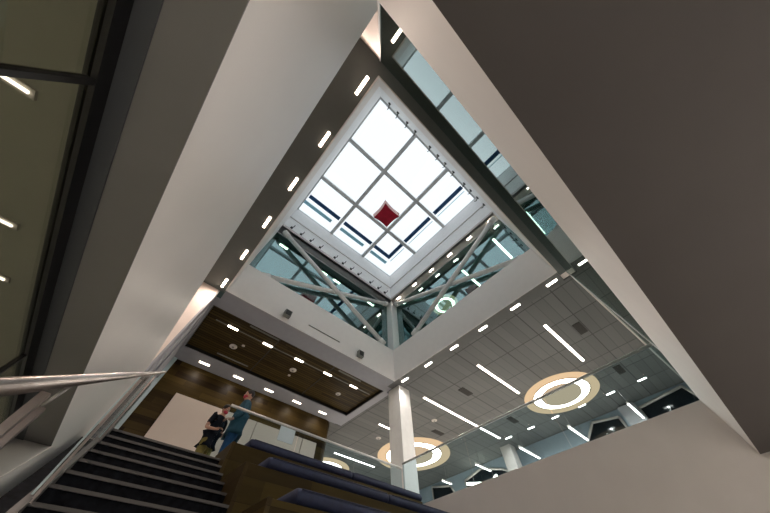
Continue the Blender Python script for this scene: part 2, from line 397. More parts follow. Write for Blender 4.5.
# soffit under the skylight kerb + glass set back behind the fascias
struct('trim_kerb_soffit', MB().box(XL - .1, 6.42, YF + .0, 6.42, ZT, ZT + .12), GREYWALL, 'grey kerb soffit over the back truss')
struct('trim_kerb_soffit', MB().box(XR, 6.42, YN - .1, YF, ZT, ZT + .12), CREAM, 'cream kerb soffit with small lights over the right truss')
w4 = struct('window_4', MB().box(XL - .1, 6.36, 6.36, 6.40, ZF, ZF + .05).box(XL - .1, 6.36, 6.36, 6.40, ZT - .06, ZT), MULL, 'green glass strip behind the back cross brace')
MB().box(XL - .1, 6.36, 6.375, 6.385, ZF + .05, ZT - .06).build('glass_pane', G_L3, w4)
w5 = struct('window_5', MB().box(6.36, 6.40, YN - .1, 6.36, ZF, ZF + .05).box(6.36, 6.40, YN - .1, 6.36, ZT - .06, ZT), MULL, 'green glass strip behind the right cross brace')
MB().box(6.375, 6.385, YN - .1, 6.36, ZF + .05, ZT - .06).build('glass_pane', G_L3, w5)
# near and left upper glass strips
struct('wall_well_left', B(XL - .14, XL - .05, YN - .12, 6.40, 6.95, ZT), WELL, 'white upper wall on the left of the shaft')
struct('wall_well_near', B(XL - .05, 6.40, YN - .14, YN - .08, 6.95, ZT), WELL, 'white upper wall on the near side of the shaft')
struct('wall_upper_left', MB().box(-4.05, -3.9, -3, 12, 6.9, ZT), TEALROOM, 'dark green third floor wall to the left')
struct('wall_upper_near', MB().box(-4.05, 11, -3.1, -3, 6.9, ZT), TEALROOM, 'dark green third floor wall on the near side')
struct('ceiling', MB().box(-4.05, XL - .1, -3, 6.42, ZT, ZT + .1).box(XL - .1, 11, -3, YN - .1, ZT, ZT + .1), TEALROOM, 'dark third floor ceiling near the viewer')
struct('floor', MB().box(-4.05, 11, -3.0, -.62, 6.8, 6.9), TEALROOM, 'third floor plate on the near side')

# skylight well
wl = MB()
wl.box(XL - .14, XL - .05, YN - .12, YF + .12, ZT, ZG)      # left
wl.box(XL - .05, 6.1, YN - .14, YN - .08, ZT, ZG)            # near
wl.box(XR + .03, XR + .12, YN - .12, YF + .12, ZT, ZG)      # right
wl.box(XL - .05, XR + .03, YF + .0, YF + .12, ZT, ZG)        # back
struct('wall_skylight_well', wl, WELL, 'white walls of the skylight well')
struct('trim_well', MB().box(XR + .0, XR + .03, YN - .08, YF, 10.88, 10.93).box(XL - .05, XR, YF - .03, YF, 10.88, 10.93)
       .box(XR - .01, XR + .03, YN - .08, YF, ZT - .02, ZT + .10).box(XL - .05, XR, YF - .04, YF, ZT - .02, ZT + .10), TRIMW, 'thin ledges around the skylight well')

# ------------------------------------------------------------------ skylight grid
g0, g1, g2, g3 = -.035 * ZG, .1365 * ZG, .319 * ZG, .4995 * ZG
sky = struct('window_8', MB().box(g0 - .12, g0, g0 - .12, g3 + .12, ZG, ZG + .18).box(g3, g3 + .12, g0 - .12, g3 + .12, ZG, ZG + .18)
             .box(g0, g3, g0 - .12, g0, ZG, ZG + .18).box(g0, g3, g3, g3 + .12, ZG, ZG + .18), MULL, 'square skylight of nine panes above the atrium')
mw = .085
for t in (g1, g2):
    MB().box(t - mw, t + mw, g0, g3, ZG, ZG + .16).build('mullion', MULL, sky, bevel=.01)
    MB().box(g0, g3, t - mw, t + mw, ZG + .002, ZG + .158).build('mullion', MULL, sky, bevel=.01)
cells = [(g0, g1 - mw), (g1 + mw, g2 - mw), (g2 + mw, g3)]
for i, (a, b) in enumerate(cells):
    for j, (c, d) in enumerate(cells):
        MB().box(a, b, c, d, ZG + .10, ZG + .115).build('glass_pane', G_SKY, sky)
# navy slats and pale blue slats that cross the two far rows of panes
nv = .4165 * ZG; nb = ZG + .02
for i, (a, b) in enumerate(cells):
    e = .07 if i < 2 else 0
    hi = b - e if i < 2 else nv + .10
    MB().box(a + (e if i else .05), hi, nv - .10, nv + .10, nb, nb + .05).build('navy_slat', NAVY, sky)
    MB().box(nv - .10, nv + .10, a + (e if i else .05), (b - e if i < 2 else nv - .10), nb, nb + .05).build('navy_slat', NAVY, sky)
    MB().box(a + (e + .05 if i else .0), (b - .32 if i < 2 else nv + .15), .443 * ZG, .458 * ZG, nb + .03, nb + .06).build('pale_blue_slat', LBLUE, sky)
    MB().box(.437 * ZG, .4395 * ZG, a + .1, (b - .1 if i < 2 else nv + .15), nb + .03, nb + .05).build('pale_blue_slat', LBLUE, sky)

# brackets on the kerb
def bracket(loc, label, grp, d):
    t = thing('clamp_bracket', loc, label, 'bracket', grp)
    x, y, z = loc
    MB().box(x - .05, x + .05, y, y + d * .05, z - .05, z + .05).build('plate', BLACKM, t)
    MB().tube([(x, y + d * .03, z), (x + .06, y + d * .14, z - .03), (x + .06, y + d * .20, z + .05)], .018, 8).build('hook', BLACKM, t)
    return t
xs = [-.02, .39, .86, 1.29, 2.1, 2.56, 3.0, 3.5, 4.2, 4.63, 5.1, 5.56]
k0 = bracket((xs[0], YN - .08, 10.2), 'small black bracket on the near kerb of the skylight, first from the near corner', 'black brackets along the near skylight kerb', 1)
for i, x in enumerate(xs[1:], 1):
    dup(k0, (x, YN - .08, 10.2), 'small black bracket on the near kerb of the skylight, %s from the near corner' % ORD[i])
xs = [-.12, .37, .88, 1.40, 2.25, 2.74, 3.24, 3.72, 4.5, 5.05, 5.5]
k1 = bracket((xs[0], YF, 10.12), 'small black bracket on the back kerb of the skylight, first from its left end', 'black brackets along the back skylight kerb', -1)
for i, x in enumerate(xs[1:], 1):
    dup(k1, (x, YF, 10.12), 'small black bracket on the back kerb of the skylight, %s from its left end' % ORD[i])

# red hanging sculpture
rd = thing('hanging_sculpture', (2.90, 2.90, 10.72), 'red four-pointed fabric lantern hanging under the middle skylight pane', 'sculpture')
zr = 10.75; k = zr
pts = [(.227, .229), (.31, .233), (.304, .307), (.23, .31)]
def concave(sc, z):
    c = (.268, .270); out = []
    for i in range(4):
        p, q = pts[i], pts[(i + 1) % 4]
        for t in [j / 8 for j in range(8)]:
            x = p[0] + (q[0] - p[0]) * t; y = p[1] + (q[1] - p[1]) * t; pull = .09 * math.sin(PI * t)
            x += (c[0] - x) * pull; y += (c[1] - y) * pull
            out.append(((c[0] + (x - c[0]) * sc) * k, (c[1] + (y - c[1]) * sc) * k, z))
    return out
a = concave(1, zr); b = concave(1.07, zr + .42); n = len(a)
cap = MB(); cap.add(a + [(.268 * k, .27 * k, zr - .10)], [(i, (i + 1) % n, n) for i in range(n)], True); cap.build('bottom_face', RED, rd)
sd = MB(); sd.add(a + b + [(.268 * k, .27 * k, zr + .5)], [(i, (i + 1) % n, n + (i + 1) % n, n + i) for i in range(n)] + [(n + i, n + (i + 1) % n, 2 * n) for i in range(n)], True); sd.build('side_band', PINKE, rd)
for i in (0, 8, 16, 24):
    MB().tube([b[i], (.268 * k + (b[i][0] - .268 * k) * .3, .27 * k + (b[i][1] - .27 * k) * .3, ZG + .1)], .008, 6).build('cable', STAINLESS, rd)

# ------------------------------------------------------------------ columns
cl = thing('column', (6.47, 6.33, F2), 'white square column standing behind the right end of the bench cushions', 'column')
MB().box(6.20, 6.75, 6.05, 6.62, F2, H).build('shaft', STEEL, cl, bevel=.01)
MB().box(6.17, 6.78, 6.02, 6.65, F2, F2 + .1).build('base_plate', STEEL, cl)
cu = thing('column', (6.2, 6.2, ZF), 'short white square column between the two cross braces below the skylight corner', 'column')
MB().box(6.0, 6.38, 6.0, 6.38, ZF, ZT).build('shaft', STEEL, cu, bevel=.02)
MB().box(5.97, 6.41, 5.97, 6.41, ZF, ZF + .06).build('base_plate', STEEL, cu)
cf = thing('column', (13.6, 6.3, F2), 'grey square column at the far side of the right room', 'column')
MB().box(13.4, 13.9, 6.04, 6.56, F2, H).build('shaft', TRIMW, cf, bevel=.01)

def brace(name, ps, label):
    t = thing(name, ps[0][0], label, 'brace')
    for p, q in ps:
        MB().tube([p, q], .095, 16).build('diagonal_tube', STEEL, t)
        d = (Vector(q) - Vector(p)).normalized()
        MB().tube([Vector(q) - d * .28, Vector(q) - d * .02], .125, 16).build('end_collar', STEEL, t)
        MB().tube([Vector(p) + d * .02, Vector(p) + d * .28], .125, 16).build('end_collar', STEEL, t)
    m = (Vector(ps[0][0]) + Vector(ps[0][1])) / 2
    return t
brace('cross_brace', [((-.26, 6.10, 9.72), (5.55, 6.10, 6.86)), ((.05, 6.22, 6.80), (5.90, 6.22, 9.72))], 'white steel cross brace in front of the glass strip above the back fascia')
brace('cross_brace', [((6.10, -.40, 9.70), (6.10, 4.95, 6.88)), ((6.22, -.20, 6.80), (6.22, 5.95, 9.70))], 'white steel cross brace in front of the glass strip above the right fascia')

# ------------------------------------------------------------------ lights
def beam(parent, p, watts, col):
    ld = bpy.data.lights.new('lamp_beam', 'SPOT'); ld.energy = watts; ld.color = col
    ld.spot_size = math.radians(172); ld.spot_blend = 1.0; ld.shadow_soft_size = 0.0
    o = bpy.data.objects.new('lamp_beam', ld); C.objects.link(o); o.parent = parent
    o.location = Vector(p) + Vector((0, 0, ZO)) - ORG[parent]
    return o
WATTS = {}
def strip(loc, dx, dy, mat, label, grp, cat='light', fr=.02):
    t = thing('ceiling_light', loc, label, cat, grp)
    x, y, z = loc
    MB().box(x - dx / 2 - fr, x + dx / 2 + fr, y - dy / 2 - fr, y + dy / 2 + fr, z - .012, z).build('housing', TRIMW, t)
    MB().box(x - dx / 2, x + dx / 2, y - dy / 2, y + dy / 2, z - .020, z - .012).build('diffuser', mat, t)
    if mat in WATTS:
        w_, c_ = WATTS[mat]; n = max(1, round(max(dx, dy) / .9))
        for i in range(n):
            u = (i + .5) / n - .5
            beam(t, (x + (dx * u if dx > dy else 0), y + (dy * u if dy >= dx else 0), z - .03), w_, c_)
    return t
WATTS[L_WARM] = (52, (1, .80, .68)); WATTS[L_STRIP] = (34, (1, .93, .86)); WATTS[L_LONG] = (34, (1, .93, .86)); WATTS[L_WOOD] = (11, (1, .90, .78))
def row(spots, dx, dy, mat, fmt, grp, fr=.02):
    s0 = strip(spots[0], dx, dy, mat, fmt % ORD[0], grp, fr=fr)
    for i, p in enumerate(spots[1:], 1): dup(s0, p, fmt % ORD[i])
row([(XP, -.12 + 1.175 * i, H) for i in range(6)], .05, .34, L_WARM, 'short warm light in the soffit left of the skylight, %s from near corner', 'short lights in the left soffit', .008)
row([(6.6 - .45, -.15 + 1.163 * i, H) for i in range(6)], .06, .30, L_STRIP, 'short light under the right fascia, %s from the near glass', 'short lights along the right fascia', .01)
row([(12.85, -.12 + 1.163 * i, H) for i in range(6)], .06, .30, L_STRIP, 'short light in the far row of the grey ceiling, %s from near glass', 'short lights in the far row of the grey ceiling', .01)
row([(.34 + 1.19 * i, 7.38, H + .12) for i in range(5)], .32, .07, L_WOOD, 'short light in the slatted wood ceiling, %s from the left', 'short lights in the wood ceiling', .01)
row([(.34 + 1.20 * i, 9.45, H) for i in range(5)], .34, .07, L_WOOD, 'short light in the bulkhead before the wood wall, %s from left', 'short lights in the bulkhead', .01)
row([(6.15, -.22 + 1.16 * i, ZT) for i in range(6)], .07, .24, L_KERB, 'small light under the right skylight kerb, %s from the near end', 'small lights under the right kerb', .01)
row([(x, 6.86, 9.86) for x in (.1, 2.3, 3.08, 5.3)], .40, .10, L_L3, 'short third floor light behind the back glass, %s from left', 'third floor short lights', .01)
longs = [(7.5, 10.1, .83), (7.5, 10.1, 3.40), (7.5, 12.6, 6.0), (7.5, 10.1, 8.64), (7.62, 10.15, 12.05)]
names = ['long strip light in the grey ceiling nearest the angled glass wall', 'long strip light in the grey ceiling above the larger visible ring light',
         'longest strip light in the grey ceiling, in line with the far column', 'long strip light in the grey ceiling partly behind the white column', 'long strip light low over the bench cushions between two ring lights']
for (a, b, y), lb in zip(longs, names):
    strip(((a + b) / 2, y, H), b - a, .07, L_LONG, lb, None)
pl = [(12.5, 14.0, .79, 'short pendant strip light in front of the dark far window by the near glass'), (12.45, 14.1, 3.0, 'short pendant strip light left of the dark far window'),
      (12.45, 14.1, 5.22, 'short pendant strip light just right of the far column'), (12.35, 13.5, 7.46, 'short pendant strip light above the dark far window left of the far column'),
      (12.6, 13.3, 9.7, 'shortest pendant strip light above the leftmost dark far window')]
for a, b, y, lb in pl:
    t = thing('pendant_light', ((a + b) / 2, y, 4.7), lb, 'light')
    MB().box(a, b, y - .035, y + .035, 4.712, 4.78).build('housing', TRIMW, t)
    MB().box(a + .01, b - .01, y - .03, y + .03, 4.70, 4.712).build('diffuser', L_LONG, t)
    for x in (a + .35, b - .15): MB().tube([(x, y, 4.78), (x, y, H)], .006, 6).build('cable', DARKSTEEL, t)
for x0, x1, y, z, lb in ((7.0, 8.55, .24, 9.86, 'long light on the third floor ceiling nearest the near glass'), (7.3, 8.8, 2.26, 9.86, 'long light on the third floor ceiling beside the round light')):
    strip(((x0 + x1) / 2, y, z), x1 - x0, .10, L_L3, lb, None)

def ring(cx, cy, z, k, label, mat=None):
    t = thing('ring_light', (cx, cy, z), label, 'light')
    MB().lathe(cx, cy, [(1.06 * k, z - .03), (1.33 * k, z - .03), (1.37 * k, z - .05), (1.37 * k, z), (1.06 * k, z)]).build('outer_cove', COVE_LIT, t)
    MB().lathe(cx, cy, [(.74 * k, z - .022), (1.04 * k, z - .022), (1.04 * k, z - .004), (.74 * k, z - .004)]).build('diffuser', mat or L_RING, t)
    MB().lathe(cx, cy, [(.02, z - .03), (.60 * k, z - .045), (.68 * k, z - .075), (.72 * k, z - .075), (.72 * k, z - .003), (.02, z - .003)]).build('centre_disc', CENTRE_LIT, t)
    MB().lathe(cx, cy, [(1.03 * k, z - .045), (1.07 * k, z - .045), (1.07 * k, z - .02), (1.03 * k, z - .02)]).build('inner_rim', TANG, t)
    if z < 6:
        for i in range(4): beam(t, (cx + .9 * k * math.cos(PI / 2 * i), cy + .9 * k * math.sin(PI / 2 * i), z - .06), 45, (1, .93, .84))
    return t
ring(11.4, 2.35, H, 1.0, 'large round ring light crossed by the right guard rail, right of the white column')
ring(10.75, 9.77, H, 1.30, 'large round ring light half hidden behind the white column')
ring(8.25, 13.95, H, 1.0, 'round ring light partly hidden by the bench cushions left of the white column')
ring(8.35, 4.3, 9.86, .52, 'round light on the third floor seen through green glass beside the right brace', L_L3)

# fill panels added out of view for brightness, then the glazed room's strip lights
for i, x in enumerate((.6, 3.0, 5.2)):
    for j, y in enumerate((-4.2, -6.4)):
        t = thing('unseen_fill_light', (x, y, 1.288), 'added fill light panel on the taupe ceiling behind the viewer, %s column, %s row' % (ORD[i], ORD[j]), 'light', 'added fill panels behind the viewer')
        MB().box(x - .62, x + .62, y - .62, y + .62, 1.262, 1.286).build('housing', TRIMW, t)
        MB().box(x - .6, x + .6, y - .6, y + .6, 1.255, 1.262).build('diffuser', L_FILL, t)
for i, y in enumerate((.6, 3.2)):  # two more fill panels, added deep inside where they stay unseen
    t = thing('unseen_fill_light', (-2.9, y, 1.4), 'added fill light panel deep inside the glazed room, %s from the viewer' % ORD[i], 'light', 'added fill panels in the glazed room')
    MB().box(-3.5, -2.3, y - .6, y + .6, 1.374, 1.398).build('housing', TRIMW, t)
    MB().box(-3.48, -2.32, y - .58, y + .58, 1.367, 1.374).build('diffuser', L_FILL, t)
for x0, x1, y, lb in ((-1.39, -1.29, 1.03, 'small strip light behind the office glass near the upper frame bar'), (-1.37, -1.28, 1.92, 'small strip light behind the office glass, middle of the left edge'),
                      (-1.36, -1.28, 2.45, 'small strip light behind the office glass, lowest on the left edge')):
    strip(((x0 + x1) / 2, y, 1.4), x1 - x0, .014, L_OFF, lb, None)
# ceiling fittings
def vent(x, y, z, dx, dy, label, grp, n=5, mat=VENT):
    t = thing('ceiling_vent', (x, y, z), label, 'vent', grp)
    MB().box(x - dx / 2, x + dx / 2, y - dy / 2, y + dy / 2, z - .012, z).build('backing', mat, t)
    s = MB()
    for i in range(n):
        if dx > dy: yy = y - dy / 2 + dy * (i + .5) / n; s.box(x - dx / 2, x + dx / 2, yy - .006, yy + .006, z - .018, z - .012)
        else: xx = x - dx / 2 + dx * (i + .5) / n; s.box(xx - .006, xx + .006, y - dy / 2, y + dy / 2, z - .018, z - .012)
    s.build('grille', mat, t)
for x, y, lb in ((8.45, 4.7, 'dark vent between the two middle long strip lights of the grey ceiling'), (11.66, 4.7, 'dark vent left of the large ring light crossed by the rail'),
                 (8.48, .16, 'dark vent beside the strip light nearest the angled glass'), (11.6, .20, 'dark vent between the ring light and the angled glass'), (10.0, 7.5, 'dark vent right of the ring light behind the white column')):
    vent(x, y, H, .62, .24, lb, 'dark vents in the grey ceiling')
vent(1.2, 6.95, H + .12, 1.0, .06, 'thin slot diffuser near the front left of the wood ceiling', 'slot diffusers', 2, GREYFIX)
vent(1.0, 8.85, H + .12, 1.1, .06, 'thin slot diffuser near the back left of the wood ceiling', 'slot diffusers', 2, GREYFIX)
vent(4.6, 6.95, H + .12, 1.0, .06, 'thin slot diffuser near the front right of the wood ceiling', 'slot diffusers', 2, GREYFIX)
def detector(x, y, z, r, label, grp, mat=TRIMW):
    t = thing('smoke_detector', (x, y, z), label, 'detector', grp)
    MB().lathe(x, y, [(.001, z - .03), (r * .7, z - .028), (r, z - .012), (r, z), (.001, z)], 28).build('cover', mat, t)
    MB().lathe(x, y, [(.001, z - .045), (r * .3, z - .04), (r * .35, z - .027), (.001, z - .027)], 20).build('sensor', GREYFIX, t)
for x, y, r, lb in ((.72, 8.2, .12, 'round white speaker disc in the left bay of the wood ceiling'), (.95, 7.95, .05, 'small white sensor in the left bay of the wood ceiling'),
                    (2.85, 8.0, .12, 'round white speaker disc in the middle bay of the wood ceiling'), (2.9, 8.35, .05, 'small white sensor in the middle bay of the wood ceiling'),
                    (4.95, 8.15, .10, 'round white speaker disc in the right bay of the wood ceiling')):
    detector(x, y, H + .12, r, lb, None)
detector(9.1, 6.9, H, .12, 'round white disc on the grey ceiling beyond the longest strip light', None)
detector(8.3, 9.6, H, .12, 'round white disc on the grey ceiling left of the white column', None)
def spot(x, z, label):
    t = thing('wall_speaker', (x, YF, z), label, 'speaker', 'grey boxes on the back fascia')
    MB().box(x - .11, x + .11, YF - .17, YF - .03, z - .11, z + .11).build('body', GREYFIX, t, bevel=.01)
    MB().box(x - .04, x + .04, YF - .03, YF, z - .04, z + .04).build('bracket', DARKSTEEL, t)
    MB().box(x - .085, x + .085, YF - .178, YF - .17, z - .085, z + .085).build('grille', VENT, t)
spot(1.34, 5.58, 'small grey box speaker on the left part of the cream back fascia')
spot(4.22, 5.58, 'small grey box speaker on the right part of the cream back fascia')
sl_ = thing('slot_vent', (2.75, YF, 5.69), 'thin dark slot vent in the cream back fascia between two grey boxes', 'vent')
MB().box(2.12, 3.39, YF - .006, YF, 5.67, 5.715).build('frame', TRIMW, sl_)
MB().box(2.14, 3.37, YF - .009, YF - .006, 5.677, 5.708).build('slot', VENT, sl_)

# ------------------------------------------------------------------ far windows of the right room
def farwin(n, poly, label):
    w = MB().prism(poly, 'x', 14.285, 14.295)
    cy = sum(p[0] for p in poly) / len(poly); cz = sum(p[1] for p in poly) / len(poly)
    fr = MB()
    for i in range(len(poly)):
        p, q = poly[i], poly[(i + 1) % len(poly)]
        fr.tube([(14.26, p[0], p[1]), (14.26, q[0], q[1])], .045, 6)
    o = fr.build('window_%d' % n, TRIMW); o['kind'] = 'structure'; o['category'] = 'window'; o['label'] = label
    w.build('glass_pane', BLACKGL, o)
    ys = [p[0] for p in poly]
    m = MB().box(14.24, 14.28, (min(ys) + max(ys)) / 2 - .03, (min(ys) + max(ys)) / 2 + .03, F2, min(p[1] for p in poly if p[1] > 4)); m.build('mullion', DARKSTEEL, o)
BLACKGL = paint('night_window', (.006, .010, .014), .08, spec=.6)
farwin(9, [(2.50, 5.24), (1.50, 5.10), (1.45, 1.9), (3.05, 1.9), (3.05, 4.75)], 'dark window at the far wall below the ring light')
farwin(10, [(.70, 5.12), (-.95, 5.26), (-1.08, 4.8), (-1.08, 1.9), (.9, 1.9)], 'dark window at the far wall beside the angled glass')
farwin(11, [(9.5, 4.98), (8.38, 5.2), (7.2, 4.87), (6.9, 4.7), (6.9, 1.9), (9.5, 1.9)], 'dark window at the far wall left of the far column')
farwin(12, [(11.8, 5.25), (10.5, 5.0), (10.3, 4.7), (10.3, 1.9), (11.8, 1.9)], 'leftmost dark window at the far wall')
struct('wall_pier', B(14.05, 14.3, .72, 1.32, F2, H - .05), GREYWALL, 'grey pier between the two dark far windows')
# curved lit canopy by the far window
cv = thing('curved_lamp', (13.6, 8.4, 4.55), 'pale curved glowing lamp in front of the dark window left of the far column', 'light')
arc = [(13.6 + .5 * math.sin(PI * i / 12), 9.0 - 1.7 * i / 12, 4.62 - .10 * i / 12) for i in range(13)]
MB().tube(arc, .055, 8).build('glowing_tube', L_L3, cv)
for i in (2, 10): MB().tube([arc[i], (arc[i][0], arc[i][1], H)], .006, 6).build('cable', DARKSTEEL, cv)

# ------------------------------------------------------------------ guard rails
def guard(name, p, q, zb, label, post_end=None, glasszb=None):
    t = thing(name, ((p[0] + q[0]) / 2, (p[1] + q[1]) / 2, zb), label, 'guard rail')
    MB().tube([(p[0], p[1], p[2]), (q[0], q[1], q[2])], .026, 14).build('handrail', RAILM, t)
    n = 3
    for i in range(n):
        a = Vector(p).lerp(Vector(q), i / n); b = Vector(p).lerp(Vector(q), (i + 1) / n)
        d = (b - a).normalized(); a = a + d * .008; b = b - d * .008; nn = Vector((-d.y, d.x, 0)) * .006
        g = MB(); g.prism([(a + nn)[:2], (b + nn)[:2], (b - nn)[:2], (a - nn)[:2]], 'z', zb, p[2] - .02)
        g.build('glass_panel', G_RAIL, t)
    return t
g1_ = guard('glass_guardrail', (1.12, 5.985, 2.83), (6.02, 5.985, 2.83), F2, 'glass guard rail with steel handrail along the landing behind the benches')
g2_ = guard('glass_guardrail', (5.99, 5.90, 2.90), (5.99, -.58, 2.90), 1.96, 'glass guard rail with steel handrail on top of the pale low wall')
nt_ = MB().box(1.95, 2.32, 5.965, 5.975, 2.52, 2.79).build('paper_notice', NOTICE); tag(nt_, 'pale blue paper notice stuck on the glass guard rail behind the benches', 'notice')
nt_.location.x += .34

# ------------------------------------------------------------------ stairs
SX0, SX1 = -.30, 1.28
st = thing('staircase', ((SX0 + SX1) / 2, 3, -1.6), 'dark stone staircase with pale nosing strips rising to the landing', 'staircase')
R_, T_ = .1645, .275
nst = 21
for i in range(nst):
    z = F2 - i * R_; y = 5.52 - i * T_
    if i == 0: s = MB().box(SX0, SX1, y, 6.0, z - .17, z)
    else: s = MB().box(SX0, SX1, y, y + T_ + .02, z - R_ - .01, z)
    sp = s.build('step', STONE, st)
    MB().box(SX0, SX1, y - .012, y + .035, z - .022, z + .003).build('nosing', NOSE, sp)
def line(y, off): return F2 - (5.52 - y) * R_ / T_ + off
st_in = MB().prism([(-.2, line(-.2, -.35)), (5.52, line(5.52, -.35)), (5.98, F2 - .3), (5.98, F2 + .03), (5.5, F2 + .03), (-.2, line(-.2, .03))], 'x', SX0 - .05, SX0)
st_in.build('stringer', NOSE, st)
MB().prism([(-.2, line(-.2, -.6)), (5.52, line(5.52, -.6)), (5.98, F2 - .5), (5.98, F2 - .05), (5.9, F2 - .05), (5.5, line(5.5, -.32)), (-.2, line(-.2, -.32))], 'x', XP, SX0 - .05).build('side_filler', STONE, st)
# stair balustrade: glass panels, posts, round handrail
hr = thing('stair_handrail', (-.26, 3, 0), 'round steel handrail with glass panels on the left of the stairs', 'handrail')
def hz(y): return .30 + (y - .87) * .5225
MB().tube([(-.26, .2, hz(.2)), (-.26, 5.54, hz(5.54)), ], .019, 18).build('handrail', STAINLESS, hr)
for a, b in ((3.59, 4.9), (4.94, 6.0)):
    za, zb_ = line(a, .035), line(min(b, 5.5), .035)
    MB().prism([(a, za), (b, zb_), (b, min(hz(min(b, 5.5)) - .04, 2.70)), (a, hz(a) - .04)], 'x', -.335, -.323).build('glass_panel', G_STAIR, hr)
    MB().prism([(a, za), (a + .012, za), (a + .012, hz(a) - .04), (a, hz(a) - .04)], 'x', -.337, -.321).build('glass_edge', G_EDGE, hr)
for y in (1.29, 3.57, 4.92):
    p = MB()
    if y < 2:
        for dy in (-.075, .03): p.box(-.285, -.262, y + dy - .011, y + dy + .011, line(y, 0), hz(y) - .085)
    else: p.box(-.31, -.29, y - .02, y + .02, line(y, 0), hz(y) - .1)
    p = p.build('post', STAINLESS, hr)
    MB().tube([(-.27, y, hz(y) - .09), (-.26, y, hz(y) - .02)], .006, 8).build('rod', DARKSTEEL, p)
# second long glass edge on the landing side
MB().box(-.30, -.285, 5.9, 5.915, F2, 2.75).build('end_post', G_EDGE, hr)

# ------------------------------------------------------------------ benches
tiers = [(5.24, 5.96, 1.99), (4.14, 5.24, 1.416), (3.095, 4.14, .855), (2.05, 3.095, .29), (1.0, 2.05, -.28), (-.05, 1.0, -.85), (-1.0, -.05, -1.25)]
TL = ['topmost wooden bench tier directly before the glass guard rail', 'second wooden bench tier from the top', 'third wooden bench tier from the top, lower middle of the photo',
      'fourth wooden bench tier from the top', 'fifth wooden bench tier from the top', 'second lowest wooden bench tier', 'lowest wooden bench tier on the ground floor']
for i, (y0, y1, z) in enumerate(tiers):
    y1 -= .004
    t = thing('bench_tier', (3.6, (y0 + y1) / 2, -1.6), TL[i], 'bench', 'wooden seating tiers beside the stairs')
    MB().box(SX1 + .03, XR - .01, y0, y1, -1.6, z).build('front', WOODB, t, bevel=.006)
    sp = MB().prism([(y0 - .003, -1.6), (y1, -1.6), (y1, z + .004), (y0 - .003, z + .004)], 'x', SX1, SX1 + .03).build('side_panel', WOODS, t)
    if i < 6: MB().box(SX1 + .004, SX1 + .05, y0 - .002, y0 + .03, -1.6, z + .006).build('edge_trim', WOODS, t)
cidx = 0
for i, (y0, y1, z) in enumerate(tiers[:4]):
    for a, b, side in ((1.57, 3.82, 'left'), (3.84, 5.90, 'right')):
        c = thing('bench_cushion', ((a + b) / 2, y0 + .25, z + .001), 'long navy cushion on the %s half of the %s bench tier' % (side, ['topmost', 'second', 'third', 'fourth'][i]), 'cushion', 'navy bench cushions')
        MB().rcush(a, b, y0 - .02, y0 + .52, z + .004, z + .13, .055).build('pad', CUSH, c)
        MB().tube([(a + .05, y0 - .014, z + .115), (b - .05, y0 - .014, z + .115)], .006, 6).build('piping', CUSH, c)

# ------------------------------------------------------------------ people
def skin_mesh(pts, edges, root=0, sub=2):
    """pts: name -> (pos, radius or (rx,ry)); returns an evaluated mesh grown with the skin modifier"""
    names = list(pts); idx = {n: i for i, n in enumerate(names)}
    me = bpy.data.meshes.new('tmp'); me.from_pydata([pts[n][0] for n in names], [(idx[a], idx[b]) for a, b in edges], [])
    o = bpy.data.objects.new('tmp', me); C.objects.link(o)
    o.modifiers.new('s', 'SKIN').use_smooth_shade = True
    for i, n in enumerate(names):
        r = pts[n][1]; d = me.skin_vertices[0].data[i]; d.radius = r if isinstance(r, tuple) else (r, r); d.use_root = (i == root)
    sd = o.modifiers.new('d', 'SUBSURF'); sd.levels = sub; sd.render_levels = sub
    dg = bpy.context.evaluated_depsgraph_get(); dg.update()
    ev = o.evaluated_get(dg); m2 = bpy.data.meshes.new_from_object(ev)
    vs = [v.co.copy() for v in m2.vertices]; fs = [tuple(p.vertices) for p in m2.polygons]
    bpy.data.objects.remove(o); bpy.data.meshes.remove(me); bpy.data.meshes.remove(m2)
    return vs, fs

